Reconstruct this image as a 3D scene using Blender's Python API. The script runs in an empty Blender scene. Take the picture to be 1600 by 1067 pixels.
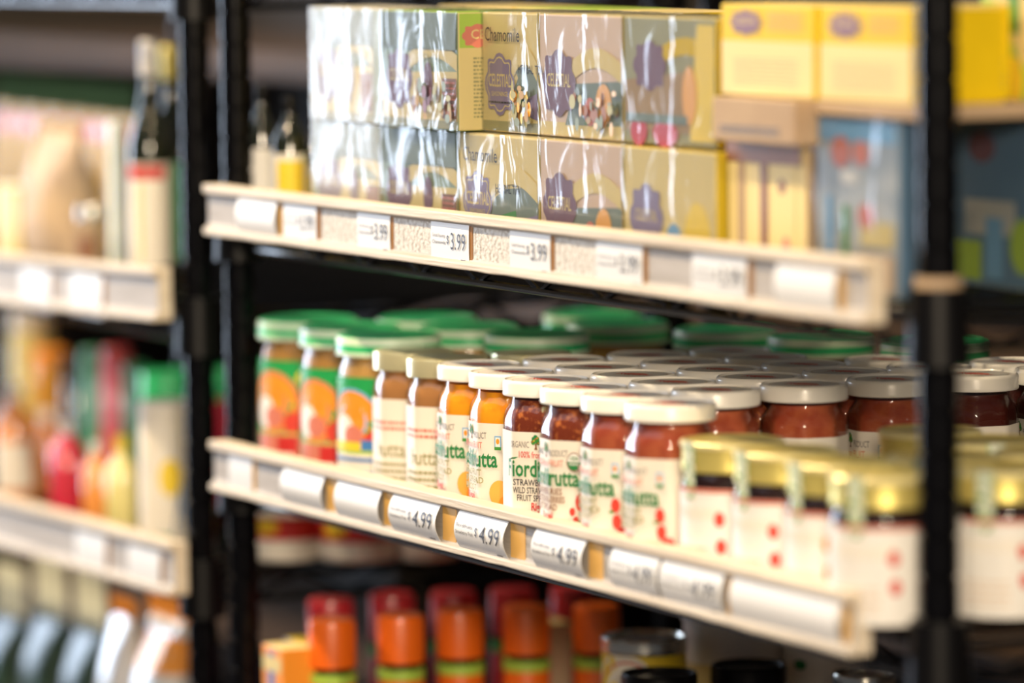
import bpy, bmesh, math, random
import numpy as np
from mathutils import Vector, Matrix
random.seed(7)
S = bpy.context.scene
PI = math.pi
# ------------------------------------------------------------------ camera
F = 7500.0
TH, PITCH, ROLL = 0.46417315, 0.0891596, -0.010
CAM = np.array([3.5463086, -1.4993317, 0.2146041])
fw = np.array([-math.cos(TH)*math.cos(PITCH), math.sin(TH)*math.cos(PITCH), -math.sin(PITCH)])
r0 = np.cross(fw, [0, 0, 1]); r0 /= np.linalg.norm(r0); u0 = np.cross(r0, fw)
rt = r0*math.cos(ROLL)+u0*math.sin(ROLL); up = -r0*math.sin(ROLL)+u0*math.cos(ROLL)
cd = bpy.data.cameras.new('camera'); cam = bpy.data.objects.new('camera', cd); S.collection.objects.link(cam)
cam.matrix_world = Matrix(((rt[0], up[0], -fw[0], CAM[0]), (rt[1], up[1], -fw[1], CAM[1]), (rt[2], up[2], -fw[2], CAM[2]), (0, 0, 0, 1)))
cd.sensor_width = 36; cd.lens = 36*F/1600; cd.clip_start = .05; cd.clip_end = 60
cd.dof.use_dof = True; cd.dof.focus_distance = 3.44; cd.dof.aperture_fstop = 2.35
S.camera = cam
# ------------------------------------------------------------------ exposure, world, lights
S.view_settings.view_transform = 'Standard'; S.view_settings.look = 'None'; S.view_settings.gamma = 1
S.view_settings.exposure = 0.68
S.cycles.use_denoising = True
S.cycles.transparent_max_bounces = 16; S.cycles.max_bounces = 8
w = bpy.data.worlds.new('world'); S.world = w; w.use_nodes = True
w.node_tree.nodes['Background'].inputs[0].default_value = (.60, .62, .66, 1)
w.node_tree.nodes['Background'].inputs[1].default_value = .09
def light(name, kind, loc, energy, col, size=.1, size_y=None, target=None, spot=None):
    l = bpy.data.lights.new(name, kind); l.energy = energy; l.color = col
    if kind == 'AREA':
        l.size = size
        if size_y: l.shape = 'RECTANGLE'; l.size_y = size_y
    else: l.shadow_soft_size = size
    if kind == 'SPOT': l.spot_size = spot; l.spot_blend = .6
    o = bpy.data.objects.new(name, l); S.collection.objects.link(o); o.location = loc
    if target is not None: o.rotation_euler = (Vector(target)-Vector(loc)).to_track_quat('-Z', 'Y').to_euler()
    return o
light('window_daylight', 'AREA', (-3.6, -1.15, .5), 72, (.70, .82, 1.0), 1.0, 2.2, (0, 0, -.1))
light('front_fill', 'AREA', (.4, -3.4, 3.4), 26, (.88, .90, 1.0), 3.2, 2.2, (.5, 0, -.1))  # unseen cool fill added for rail and box fronts, set high against reflections
light('shop_warm_lights', 'AREA', (4.9, -1.9, .85), 98, (1.0, .82, .60), .8, .5, (.4, 0, -.1))
for i in range(14):
    x = -2.0+.4*i
    light('ceiling_lamp_light', 'POINT', (x, -.85, 1.50), 36 if x < -.7 else (15.5 if x < 1 else 10), (1.0, .76, .46), .032)
# ------------------------------------------------------------------ helpers
def ray(px, py): return fw+rt*(px-800)/F+up*(533.5-py)/F
def at(px, py, Y):                      # world point of a photo feature lying in the plane y = Y
    d = ray(px, py); return CAM+d*((Y-CAM[1])/d[1])
def atz(px, py, Z):
    d = ray(px, py); return CAM+d*((Z-CAM[2])/d[2])
def ctr(px, py, Y, r):                  # centre of a round thing whose left silhouette is at px
    p = at(px, py, Y-r*r0[1]); return p[0]+r*r0[0], p[1]+r*r0[1]
def mat(name, col, rough=.5, metal=0., coat=0., trans=0., noise=None, bump=0., bscale=60, spec=None, sss=0, stretch=None):
    m = bpy.data.materials.new(name); m.use_nodes = True; nt = m.node_tree; b = nt.nodes['Principled BSDF']
    b.inputs['Base Color'].default_value = (*col, 1); b.inputs['Roughness'].default_value = rough; b.inputs['Metallic'].default_value = metal
    b.inputs['Coat Weight'].default_value = coat; b.inputs['Coat Roughness'].default_value = .05
    if spec is not None: b.inputs['Specular IOR Level'].default_value = spec
    tc = nt.nodes.new('ShaderNodeTexCoord'); mp = nt.nodes.new('ShaderNodeMapping'); nt.links.new(tc.outputs['Object'], mp.inputs[0])
    if stretch: mp.inputs['Scale'].default_value = stretch
    if noise:
        c2, sc, lo, hi = noise
        n = nt.nodes.new('ShaderNodeTexNoise'); n.inputs['Scale'].default_value = sc; n.inputs['Detail'].default_value = 4
        nt.links.new(mp.outputs[0], n.inputs['Vector'])
        rp = nt.nodes.new('ShaderNodeValToRGB'); rp.color_ramp.elements[0].position = lo; rp.color_ramp.elements[1].position = hi
        rp.color_ramp.elements[0].color = (*col, 1); rp.color_ramp.elements[1].color = (*c2, 1)
        nt.links.new(n.outputs['Fac'], rp.inputs[0]); nt.links.new(rp.outputs[0], b.inputs['Base Color'])
    if bump:
        n2 = nt.nodes.new('ShaderNodeTexNoise'); n2.inputs['Scale'].default_value = bscale; n2.inputs['Detail'].default_value = 3
        nt.links.new(mp.outputs[0], n2.inputs['Vector'])
        bp = nt.nodes.new('ShaderNodeBump'); bp.inputs['Strength'].default_value = bump; bp.inputs['Distance'].default_value = .002
        nt.links.new(n2.outputs['Fac'], bp.inputs['Height']); nt.links.new(bp.outputs[0], b.inputs['Normal'])
    return m
def glass(name, tint=(1, 1, 1), rough=.02, refl=1.0, ior=1.5, wrap=False, veil=.0):
    m = bpy.data.materials.new(name); m.use_nodes = True; nt = m.node_tree; N = nt.nodes; N.remove(N['Principled BSDF'])
    out = N['Material Output']; t = N.new('ShaderNodeBsdfTransparent'); t.inputs[0].default_value = (*tint, 1)
    g = N.new('ShaderNodeBsdfGlossy'); g.inputs['Roughness'].default_value = rough
    f = N.new('ShaderNodeFresnel'); f.inputs[0].default_value = ior
    mn = N.new('ShaderNodeMath'); mn.operation = 'MINIMUM'; mn.inputs[1].default_value = .38; nt.links.new(f.outputs[0], mn.inputs[0])
    mx = N.new('ShaderNodeMixShader'); nt.links.new(mn.outputs[0], mx.inputs[0]); nt.links.new(t.outputs[0], mx.inputs[1]); nt.links.new(g.outputs[0], mx.inputs[2])
    last = mx
    if wrap:
        tc = N.new('ShaderNodeTexCoord'); mp = N.new('ShaderNodeMapping'); mp.inputs['Scale'].default_value = (1, 1, .6)
        n = N.new('ShaderNodeTexNoise'); n.inputs['Scale'].default_value = 20; n.inputs['Detail'].default_value = 3; n.inputs['Distortion'].default_value = 1.2
        bp = N.new('ShaderNodeBump'); bp.inputs['Strength'].default_value = .6; bp.inputs['Distance'].default_value = .004
        nt.links.new(tc.outputs['Object'], mp.inputs[0]); nt.links.new(mp.outputs[0], n.inputs['Vector']); nt.links.new(n.outputs['Fac'], bp.inputs['Height'])
        nt.links.new(bp.outputs[0], g.inputs['Normal']); nt.links.new(bp.outputs[0], f.inputs['Normal'])
        d = N.new('ShaderNodeBsdfDiffuse'); d.inputs[0].default_value = (.8, .85, .9, 1)  # bluish white for the painted window glare
        m2 = N.new('ShaderNodeMixShader'); m2.inputs[0].default_value = veil
        nt.links.new(mx.outputs[0], m2.inputs[1]); nt.links.new(d.outputs[0], m2.inputs[2]); last = m2
    nt.links.new(last.outputs[0], out.inputs['Surface'])
    return m
def link(o, parent=None):
    S.collection.objects.link(o)
    if parent is not None: o.parent = parent
    return o
def mk(name, V, Fc, mats, parent=None, mi=None, smooth=True, ang=.7, loc=None):
    me = bpy.data.meshes.new(name); me.from_pydata([tuple(map(float, v)) for v in V], [], Fc); 
    if not isinstance(mats, (list, tuple)): mats = [mats]
    for m in mats: me.materials.append(m)
    if mi: me.polygons.foreach_set('material_index', mi)
    me.update()
    if smooth:
        me.polygons.foreach_set('use_smooth', [True]*len(me.polygons)); me.set_sharp_from_angle(angle=ang)
    o = bpy.data.objects.new(name, me); link(o, parent)
    if loc is not None: o.location = loc
    return o
class MB:
    def __init__(s): s.V = []; s.F = []; s.M = []
    def add(s, V, Fc, m=0):
        k = len(s.V); s.V += [tuple(v) for v in V]; s.F += [tuple(i+k for i in f) for f in Fc]; s.M += [m]*len(Fc); return s
    def box(s, x0, x1, y0, y1, z0, z1, m=0):
        V = [(x, y, z) for x in (x0, x1) for y in (y0, y1) for z in (z0, z1)]
        return s.add(V, [(0, 1, 3, 2), (4, 6, 7, 5), (0, 4, 5, 1), (2, 3, 7, 6), (0, 2, 6, 4), (1, 5, 7, 3)], m)
    def lathe(s, prof, n=32, m=0, c=(0, 0), cap=True):
        V = []; Fc = []
        for r, z in prof:
            for i in range(n): a = 2*PI*i/n; V.append((c[0]+r*math.cos(a), c[1]+r*math.sin(a), z))
        for j in range(len(prof)-1):
            for i in range(n):
                i2 = (i+1) % n; Fc.append((j*n+i, j*n+i2, (j+1)*n+i2, (j+1)*n+i))
        if cap:
            Fc.append(tuple(reversed(range(n)))); k = (len(prof)-1)*n; Fc.append(tuple(range(k, k+n)))
        return s.add(V, Fc, m)
    def tube(s, pts, r, n=8, m=0):
        pts = [Vector(p) for p in pts]; V = []; Fc = []
        for i, p in enumerate(pts):
            t = (pts[min(i+1, len(pts)-1)]-pts[max(i-1, 0)]).normalized()
            a = t.orthogonal().normalized() if i == 0 else (a-t*a.dot(t)).normalized()
            b = t.cross(a)
            for k in range(n): q = 2*PI*k/n; V.append(p+a*r*math.cos(q)+b*r*math.sin(q))
        for i in range(len(pts)-1):
            for k in range(n): k2 = (k+1) % n; Fc.append((i*n+k, i*n+k2, (i+1)*n+k2, (i+1)*n+k))
        Fc.append(tuple(reversed(range(n)))); e = (len(pts)-1)*n; Fc.append(tuple(range(e, e+n)))
        return s.add(V, Fc, m)
    def loft(s, rings, m=0, cap=True):
        n = len(rings[0]); V = [v for R in rings for v in R]; Fc = []
        for j in range(len(rings)-1):
            for i in range(n): i2 = (i+1) % n; Fc.append((j*n+i, j*n+i2, (j+1)*n+i2, (j+1)*n+i))
        if cap: Fc.append(tuple(reversed(range(n)))); k = (len(rings)-1)*n; Fc.append(tuple(range(k, k+n)))
        return s.add(V, Fc, m)
    def obj(s, name, mats, parent=None, **kw): return mk(name, s.V, s.F, mats, parent, s.M, **kw)
def empty(name, loc, rz=0):
    o = bpy.data.objects.new(name, None); o.empty_display_size = .02; link(o); o.location = loc; o.rotation_euler = (0, 0, rz); return o
def tag(o, label, cat, group=None, kind=None):
    o['label'] = label
    if cat: o['category'] = cat
    if group: o['group'] = group
    if kind: o['kind'] = kind
    return o
def dup(root, loc, rz=0, label=None, group=None, first=False):
    if first: c = root
    else:
        c = root.copy(); link(c)
        for ch in root.children:
            d = ch.copy(); link(d); d.parent = c
            for g in ch.children: e = g.copy(); link(e); e.parent = d
    c.location = loc; c.rotation_euler = (0, 0, rz)
    if label: c['label'] = label
    if group: c['group'] = group
    return c
def bevel(o, wd=.001, seg=2):
    m = o.modifiers.new('bevel', 'BEVEL'); m.width = wd; m.segments = seg; m.limit_method = 'ANGLE'; return o
# ---- printed art: flat 2D shapes laid on a surface function surf(u, v, offset)
_tc = {}
def text_mesh(t, bold=0.):
    k = (t, bold)
    if k in _tc: return _tc[k]
    c = bpy.data.curves.new('t', 'FONT'); c.body = t; c.size = 1; c.align_x = 'LEFT'; c.resolution_u = 2; c.offset = bold
    o = bpy.data.objects.new('t', c); S.collection.objects.link(o)
    dg = bpy.context.evaluated_depsgraph_get(); dg.update(); me = o.evaluated_get(dg).to_mesh()
    V = [(v.co.x, v.co.y) for v in me.vertices]; Fc = [tuple(p.vertices) for p in me.polygons]
    o.evaluated_get(dg).to_mesh_clear(); bpy.data.objects.remove(o); bpy.data.curves.remove(c)
    _tc[k] = (V, Fc); return _tc[k]
def art(name, items, surf, parent, base=.0003, step=.00008, cell=.004):
    mb = MB(); mats = []; lay = 0
    def mid(m):
        if m not in mats: mats.append(m)
        return mats.index(m)
    for it in items:
        k = it[0]; off = base+step*lay; lay += 1
        if k == 'rect':
            _, x0, y0, x1, y1, m = it
            nx = max(1, int(abs(x1-x0)/cell)); ny = max(1, int(abs(y1-y0)/(cell*3)))
            V = [surf(x0+(x1-x0)*i/nx, y0+(y1-y0)*j/ny, off) for j in range(ny+1) for i in range(nx+1)]
            Fc = [(j*(nx+1)+i, j*(nx+1)+i+1, (j+1)*(nx+1)+i+1, (j+1)*(nx+1)+i) for j in range(ny) for i in range(nx)]
            mb.add(V, Fc, mid(m))
        elif k == 'disc':
            _, cx, cy, rx, ry, m = it; n = 18
            V = [surf(cx, cy, off)]+[surf(cx+rx*q*math.cos(2*PI*i/n), cy+ry*q*math.sin(2*PI*i/n), off) for q in (.5, 1) for i in range(n)]
            Fc = [(0, 1+i, 1+(i+1) % n) for i in range(n)]+[(1+i, 1+n+i, 1+n+(i+1) % n, 1+(i+1) % n) for i in range(n)]
            mb.add(V, Fc, mid(m))
        elif k == 'badge':              # scalloped plaque
            _, cx, cy, rx, ry, m = it; n = 48
            pts = []
            for i in range(n):
                a = 2*PI*i/n; q = 1+.09*math.cos(8*a); pts.append((cx+rx*q*math.copysign(abs(math.cos(a))**.75, math.cos(a)), cy+ry*q*math.copysign(abs(math.sin(a))**.75, math.sin(a))))
            V = [surf(cx, cy, off)]+[surf(*p, off) for p in pts]
            mb.add(V, [(0, 1+i, 1+(i+1) % n) for i in range(n)], mid(m))
        elif k == 'poly':
            _, pts, m = it
            mb.add([surf(*p, off) for p in pts], [tuple(range(len(pts)))], mid(m))
        elif k == 'arc':                # band along an arch
            _, x0, x1, y0, h, th, m = it; n = 16
            V = []
            for i in range(n+1):
                t = i/n; x = x0+(x1-x0)*t; y = y0+h*math.sin(PI*t); V += [surf(x, y, off), surf(x, y+th, off)]
            mb.add(V, [(2*i, 2*i+2, 2*i+3, 2*i+1) for i in range(n)], mid(m))
        elif k == 'text':
            _, t, x, y, h, wd, m = it[:7]; bold = it[7] if len(it) > 7 else 0.
            V, Fc = text_mesh(t, bold); W = max(v[0] for v in V) or 1; sx = wd/W if wd else h*1.4
            mb.add([surf(x+v[0]*sx, y+v[1]*h*1.4, off) for v in V], Fc, mid(m))
        elif k == 'lines':              # small illegible print
            _, x0, y0, x1, y1, n, th, m = it; R = random.Random(int(abs(x0+y0)*1e6)+n)
            for j in range(n):
                y = y1-(y1-y0)*(j+.5)/n; x = x0; 
                while x < x1-.001:
                    l = R.uniform(.001, .0045); xe = min(x+l, x1)
                    mb.add([surf(x, y, off), surf(xe, y, off), surf(xe, y+th, off), surf(x, y+th, off)], [(0, 1, 2, 3)], mid(m)); x = xe+.0008
    return mb.obj(name, mats, parent, smooth=False)
def plane_surf(o, ux, uy, n):
    o = Vector(o); ux = Vector(ux); uy = Vector(uy); n = Vector(n)
    return lambda u, v, d: o+ux*u+uy*v+n*d
def cyl_surf(r, az):
    return lambda u, v, d: Vector(((r+d)*math.cos(az+u/r), (r+d)*math.sin(az+u/r), v))
def oct_surf(R, rot, az):
    a = R*math.cos(PI/8); s = 2*R*math.sin(PI/8)
    u00 = ((az-rot)/(PI/4))*s
    def f(u, v, d):
        q = (u+u00)/s; k = round(q); t = (q-k)*s; an = rot+k*PI/4
        n = Vector((math.cos(an), math.sin(an), 0)); tg = Vector((-n.y, n.x, 0))
        return n*(a+d)+tg*t+Vector((0, 0, v))
    return f
# ------------------------------------------------------------------ materials
M = {}
M['wood'] = mat('pale_wood', (.80, .72, .60), .55, noise=((.62, .52, .40), 7, .35, .75), bump=.25, bscale=30, stretch=(1, 8, 14))
M['woodface'] = mat('whitewashed_wood', (.50, .47, .45), .6, noise=((.36, .32, .28), 9, .40, .75), bump=.3, bscale=40, stretch=(1, 6, 9))
M['black'] = mat('black_metal', (.002, .002, .003), .20, .0, spec=.2)
M['blackplastic'] = mat('black_plastic', (.003, .003, .004), .38, spec=.2)
M['tagpaper'] = mat('tag_paper', (.80, .80, .80), .45)
M['worn'] = mat('worn_label_residue', (.80, .79, .77), .7, noise=((.50, .46, .42), 260, .45, .62), bump=.6, bscale=300)
M['gapglow'] = mat('warm_gap_glow', (.78, .46, .13), .6)  # warm glow behind curled tickets, put into the colour
M['gapglow_brown'] = mat('brown_gap_glow', (.36, .17, .05), .7)  # browner glow in the gaps beside flat tickets, put into the colour
M['ink'] = mat('dark_ink', (.03, .025, .03), .5)
M['inkgrey'] = mat('grey_ink', (.16, .14, .14), .5)
M['cream'] = mat('cream_label_paper', (.88, .83, .74), .45)
M['white'] = mat('white_paper', (.87, .86, .84), .45)
M['lidwhite'] = mat('white_lid', (.95, .93, .88), .30, coat=.3)
M['lidgrey'] = mat('lid_print_grey', (.60, .55, .45), .4)
M['green'] = mat('green_print', (.02, .22, .06), .45)
M['leaf'] = mat('leaf_green', (.06, .30, .05), .5)
M['red'] = mat('red_print', (.62, .03, .03), .45)
M['salmon'] = mat('pale_red_print', (.70, .22, .16), .45)
M['berry'] = mat('strawberry_print', (.70, .06, .04), .45)
M['apricotp'] = mat('apricot_print', (.90, .45, .08), .45)
M['olive'] = mat('olive_print', (.35, .33, .15), .5)
M['brown'] = mat('brown_print', (.25, .10, .04), .5)
M['blue'] = mat('blue_print', (.06, .22, .55), .45)
M['sky'] = mat('sky_blue_print', (.20, .45, .75), .45)
M['orange'] = mat('orange_print', (.95, .33, .03), .45)
M['yellow'] = mat('yellow_print', (.93, .68, .04), .45)
M['lime'] = mat('lime_print', (.42, .62, .08), .45)
M['pbgreen'] = mat('bright_green_label', (.02, .38, .10), .4)
M['lidgreen'] = mat('green_lid', (.04, .60, .22), .35, coat=.3)
M['mint'] = mat('mint_lid_band', (.72, .92, .72), .4)
M['gold'] = mat('gold_lid', (.78, .66, .20), .34, .55)
M['goldrim_lit'] = mat('lit_gold_rim', (.92, .84, .46), .3, .35)  # paler gold paints the lamp highlight along the lid rim
M['goldpale'] = mat('pale_gold_lid', (.85, .80, .50), .28, .6)
M['steel'] = mat('steel_lid', (.72, .70, .64), .25, .9)
M['glass'] = glass('jar_glass')
M['wrap'] = glass('shrink_wrap', tint=(.86, .88, .90), rough=.12, ior=1.32, wrap=True, veil=.02)
M['wrapm'] = glass('glare_shrink_wrap', rough=.20, ior=1.5, wrap=True, veil=.24)  # diffuse bluish-white share paints window glare over the film
M['apricot'] = mat('apricot_jam', (.95, .42, .012), .6, noise=((.90, .30, .01), 90, .4, .65), spec=.2)
M['strawb'] = mat('strawberry_jam', (.20, .035, .012), .5, noise=((.62, .20, .05), 260, .52, .72), spec=.2)
M['redjam'] = mat('red_jam', (.47, .12, .05), .5, noise=((.34, .06, .028), 70, .4, .65), spec=.2)
M['darkjam'] = mat('dark_jam', (.07, .010, .006), .5, spec=.2)
M['blackjam'] = mat('blackish_jam', (.018, .004, .004), .5, spec=.2)
M['hazel'] = mat('hazelnut_cream', (.46, .22, .075), .6, spec=.2)
M['peanut'] = mat('peanut_butter', (.62, .36, .10), .45, coat=.5)
M['peanutd'] = mat('dark_peanut_butter', (.50, .26, .06), .45, coat=.5)
M['carton'] = mat('tan_cardboard', (.48, .35, .23), .75, noise=((.40, .28, .18), 14, .35, .7))
M['boxcream'] = mat('pale_yellow_carton', (.78, .64, .29), .5, spec=.2)
M['boxyel'] = mat('yellow_carton', (.74, .52, .008), .5, spec=.15)
M['boxgreen'] = mat('sage_carton', (.27, .34, .20), .45)
M['sage2'] = mat('grey_sage_print', (.20, .25, .20), .5)
M['pinkbox'] = mat('pinkish_tan_carton', (.72, .52, .36), .45)
M['lilac'] = mat('lilac_print', (.28, .22, .36), .5)
M['plum'] = mat('plum_print', (.20, .09, .13), .5)
M['greenblue'] = mat('slate_blue_carton', (.12, .24, .40), .4)
M['silver'] = mat('silvery_carton', (.62, .64, .64), .3, .2, noise=((.40, .45, .50), 30, .4, .6))
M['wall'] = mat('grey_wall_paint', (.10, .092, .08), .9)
M['floor'] = mat('brown_floor', (.07, .05, .035), .6, noise=((.09, .06, .04), 4, .4, .6))
# ------------------------------------------------------------------ room
def struct(name, mb, m): o = mb.obj(name, m, smooth=False); o['kind'] = 'structure'; return o
struct('floor', MB().box(-6, 5, -5, 2.0, -1.35, -1.30), M['floor'])
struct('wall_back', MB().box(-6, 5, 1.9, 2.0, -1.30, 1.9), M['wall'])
# ------------------------------------------------------------------ racks
ZL = [-.028, -.233, -.439]              # shelf surfaces of the main rack
def rack(name, x0, x1, y0, y1, levels, label, top=.34, bot=-1.30):
    t = empty(name, ((x0+x1)/2, y0, bot)); ox, oy = -(x0+x1)/2, -y0
    for x in (x0, x1):
        for y in (y0, y1):
            mb = MB(); prof = [(.0125, 0)]; z = .012
            H = top-bot
            while z < H-.01:
                prof += [(.0125, z), (.0109, z+.0012), (.0109, z+.0026), (.0125, z+.0038)]; z += .0254
            prof += [(.0125, H), (.008, H+.004)]
            mb.lathe(prof, 20, c=(x+ox, y+oy)); p = mb.obj('post', M['black'], t, ang=.4)
    for zz in levels:
        z = zz-bot; mb = MB(); r = .003
        a, b, c, d = x0+ox, x1+ox, y0+oy, y1+oy
        for dz in (-.006, -.026):
            for y in (c, d): mb.tube([(a, y, z+dz), (b, y, z+dz)], r, 8)
            for x in (a, b): mb.tube([(x, c, z+dz), (x, d, z+dz)], r, 8)
        for y in (c, d):
            n = 22; pts = [(a+(b-a)*i/n, y, z-.006-.020*(i % 2)) for i in range(n+1)]; mb.tube(pts, .002, 6)
        for x in (a, b):
            n = 10; pts = [(x, c+(d-c)*i/n, z-.006-.020*(i % 2)) for i in range(n+1)]; mb.tube(pts, .002, 6)
        n = int((b-a)/.022)
        for i in range(1, n): x = a+(b-a)*i/n; mb.tube([(x, c, z-.0018), (x, d, z-.0018)], .0016, 6)
        for y in (c+(d-c)*.33, c+(d-c)*.66): mb.tube([(a, y, z-.006), (b, y, z-.006)], .0025, 6)
        mb.obj('wire_shelf', M['black'], t)
        for x in (a, b):
            for y in (c, d):
                k = MB().lathe([(.0130, z-.036), (.0200, z-.036), (.0180, z+.012), (.0130, z+.012)], 20, c=(x, y), cap=False)
                k.obj('collar', M['blackplastic'], t)
                if x == b and y == c and x1 > 1 and abs(zz-ZL[0]) < .01: MB().lathe([(.0128, z+.0121), (.0150, z+.0121), (.0146, z+.0185), (.0128, z+.0185)], 20, c=(x, y), cap=False).obj('plastic_sleeve', M['carton'], t)
    tag(t, label, 'shelving rack'); return t
POSTY = .042
rack('wire_shelving_rack', -.026, 1.050, POSTY, .485, [.165+.08, ZL[0], ZL[1], ZL[2], -.85], 'black wire shelving rack with ringed posts holding tea boxes and jam jars', top=.33)
rack('wire_shelving_rack', -1.18, -.112, POSTY, .485, [.115+.05, -.112, -.330, -.545, -.95], 'black wire shelving rack at the left holding juice bottles and snack bags', top=.33)
# ------------------------------------------------------------------ shelf boards (ticket rails)
def board(pL, pR, label, h=.040, name='wooden_shelf_rail'):
    pL = Vector(pL); pR = Vector(pR); L = (pR-pL).length; ang = math.asin((pR.z-pL.z)/L)
    # profile in (y, z); front at y=0, top z=0, lips at top and bottom
    P = [(0, 0), (0, -.0065), (.0035, -.0078), (.0045, -.0095), (.0045, -h+.009), (.0035, -h+.0065), (0, -h+.005), (0, -h), (.017, -h), (.017, 0)]
    n = 40; V = []; Fc = []; MI = []; R = random.Random(3)
    for i in range(n+1):
        for (y, z) in P:
            V.append((L*i/n, y, z+(R.uniform(-.0004, .0004) if 0 < i < n and z < -h+.001 else 0)))
    k = len(P)
    for i in range(n):
        for j in range(k):
            j2 = (j+1) % k; Fc.append((i*k+j, (i+1)*k+j, (i+1)*k+j2, i*k+j2)); MI.append(0 if (j in (0, k-1) or j >= 6) else 1)
    Fc.append(tuple(range(k))); Fc.append(tuple(reversed(range(n*k, n*k+k)))); MI += [0, 0]
    o = mk(name, V, Fc, [M['wood'], M['woodface']], None, MI, smooth=False)
    o.location = pL; o.rotation_euler = (0, -ang, 0); bevel(o, .0012, 2)
    tag(o, label, 'shelf rail'); return o
board((0, 0, 0), (1.030, 0, .001), 'whitewashed wooden ticket rail below the stacked tea boxes, with $3.99 tickets')
board((.004, 0, -.206), (1.012, 0, -.206), 'whitewashed wooden ticket rail in front of the jam jars, with $4.99 tickets')
board((-1.13, 0, -.102), (-.108, 0, -.074), 'upper wooden ticket rail of the left rack, below the dark bottles', h=.044)
board((-1.13, 0, -.311), (-.082, 0, -.299), 'lower wooden ticket rail of the left rack, below the juice bottles', h=.044)
# ------------------------------------------------------------------ price tags
def xat(px, py): return at(px, py, 0)[0]
def price_tag(x0, x1, ztop, bow, label, group, price=None, lines=True, worn=None, gap='gapglow', gapw=.006, h=.0305, small=('Organic', 'Fruit Spread')):
    n = 10; wd = x1-x0; t = empty('price_tag', (x0, .0040, ztop-.0060-h))
    if worn:                             # residue patch left of the ticket
        m = MB(); m.box(worn-x0, -.0003, .0001, .0004, 0.001, h-.001); m.obj('label_residue', M['worn'], t, smooth=False)
    g = MB(); g.box(wd, wd+gapw, -.0002, .0004, 0.0005, h-.0005); g.obj('ticket_gap_glow', M[gap], t, smooth=False)  # strip painted as the warm glow at the ticket's right edge
    def prof(v): return -.0006-bow*math.sin(PI*min(1, max(0, v/h)))
    V = []; Fc = []; th = .00025
    for j in range(n+1):
        v = h*j/n
        for i in range(2):
            for q in (0, th): V.append((wd*i, prof(v)+q, v))
    for j in range(n):
        a = 4*j; b = a+4
        Fc += [(a, a+2, b+2, b), (a+1, b+1, b+3, a+3), (a, b, b+1, a+1), (a+2, a+3, b+3, b+2)]
    mk('ticket', V, Fc, M['tagpaper'], t, ang=1.2)
    def sf(u, v, d): return Vector((u, prof(v)-d, v))
    it = []
    if lines:
        it += [('text', small[0], .003, h*.60, .0026, wd*.34, M['inkgrey']), ('text', small[1], .003, h*.44, .0026, wd*.36, M['ink']),
               ('rect', wd*.80, h*.10, wd*.92, h*.13, M['inkgrey'])]
    if price:
        it += [('text', '$', wd*.43, h*.47, .0062, .0042, M['ink']), ('text', price, wd*.53, h*.34, .0125, wd*.40, M['ink'])]
    if it: art('ticket_print', it, sf, t, cell=.003)
    tag(t, label, 'price tag', group); return t
U = [ # px left, px right, bow, worn-left px, price, label
 (368, 428, .0035, None, None, 'blank curled price ticket nearest the left end of the upper rail', .006),
 (437, 488, .0006, None, '3.99', 'flat faded price ticket second from the left end of the upper rail', .005),
 (552, 603, .0004, 497, '3.99', 'blurred $3.99 ticket on the upper rail under the blue-green tea boxes', .004),
 (667, 726, .0004, 608, '3.99', 'sharp $3.99 chamomile tea ticket on the upper rail', .004),
 (790, 853, .0004, 732, '3.99', 'faded $3.99 ticket just right of the sharp chamomile ticket', .004),
 (925, 997, .0006, 860, '3.99', 'wide pale ticket on the upper rail under the pinkish tea box', .005),
 (1075, 1160, .0008, None, '3.99', 'second ticket from the right end of the upper rail', .006),
 (1208, 1302, .003, None, None, 'curled white ticket nearest the right end of the upper rail', .006)]
for (a, b, bow, wn, pr, lb, gw) in U:
    y = 330+(a-400)*.12
    price_tag(xat(a, y), xat(b, y), 0, bow, lb, 'price tickets on the upper rail', pr, pr is not None, None if wn is None else xat(wn, y), 'gapglow_brown' if bow < .003 else 'gapglow', gw, small=('Celestial Seasonings', 'Chamomile'))
Lw = [
 (352, 388, .0006, None, 'small flat ticket at the left end of the lower rail', .004),
 (440, 503, .005, None, 'blank bulging ticket second from the left on the lower rail', .022),
 (524, 592, .005, None, 'blank bulging ticket under the hazelnut jars', .020),
 (611, 684, .006, '4.99', 'bulging $4.99 ticket under the apricot jars', .022),
 (714, 790, .006, '4.99', 'sharp $4.99 strawberry ticket on the lower rail', .022),
 (834, 912, .006, '4.99', 'slightly blurred $4.99 ticket right of the sharp strawberry ticket', .020),
 (954, 1027, .005, '4.99', 'curled ticket below the rightmost front white-lidded jar', .002),
 (1032, 1128, .005, '4.99', 'curled ticket overlapping its neighbour under the first gold-lidded jar', .010),
 (1140, 1308, .004, None, 'long white ticket nearest the right end of the lower rail', .008)]
for (a, b, bow, pr, lb, gw) in Lw:
    y = 725+(a-350)*.24
    price_tag(xat(a, y), xat(b, y), -.206, bow, lb, 'price tickets on the lower rail', pr, pr is not None, None, 'gapglow', gw, small=('Fiordifrutta', 'Strawberry Fruit'))
for k, (x, z, nm) in enumerate(((-.30, -.083, 'upper'), (-.42, -.086, 'upper'), (-.30, -.305, 'lower'), (-.18, -.304, 'lower'))):
    price_tag(x, x+.07, z+.000, .0008, ('grey ticket on the %s rail of the left rack, %s' % (nm, 'nearer its right end' if k in (0, 3) else 'farther from its right end')), 'tickets on the left rack', None, False, None, 'gapglow_brown', .006, h=.036)
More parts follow.
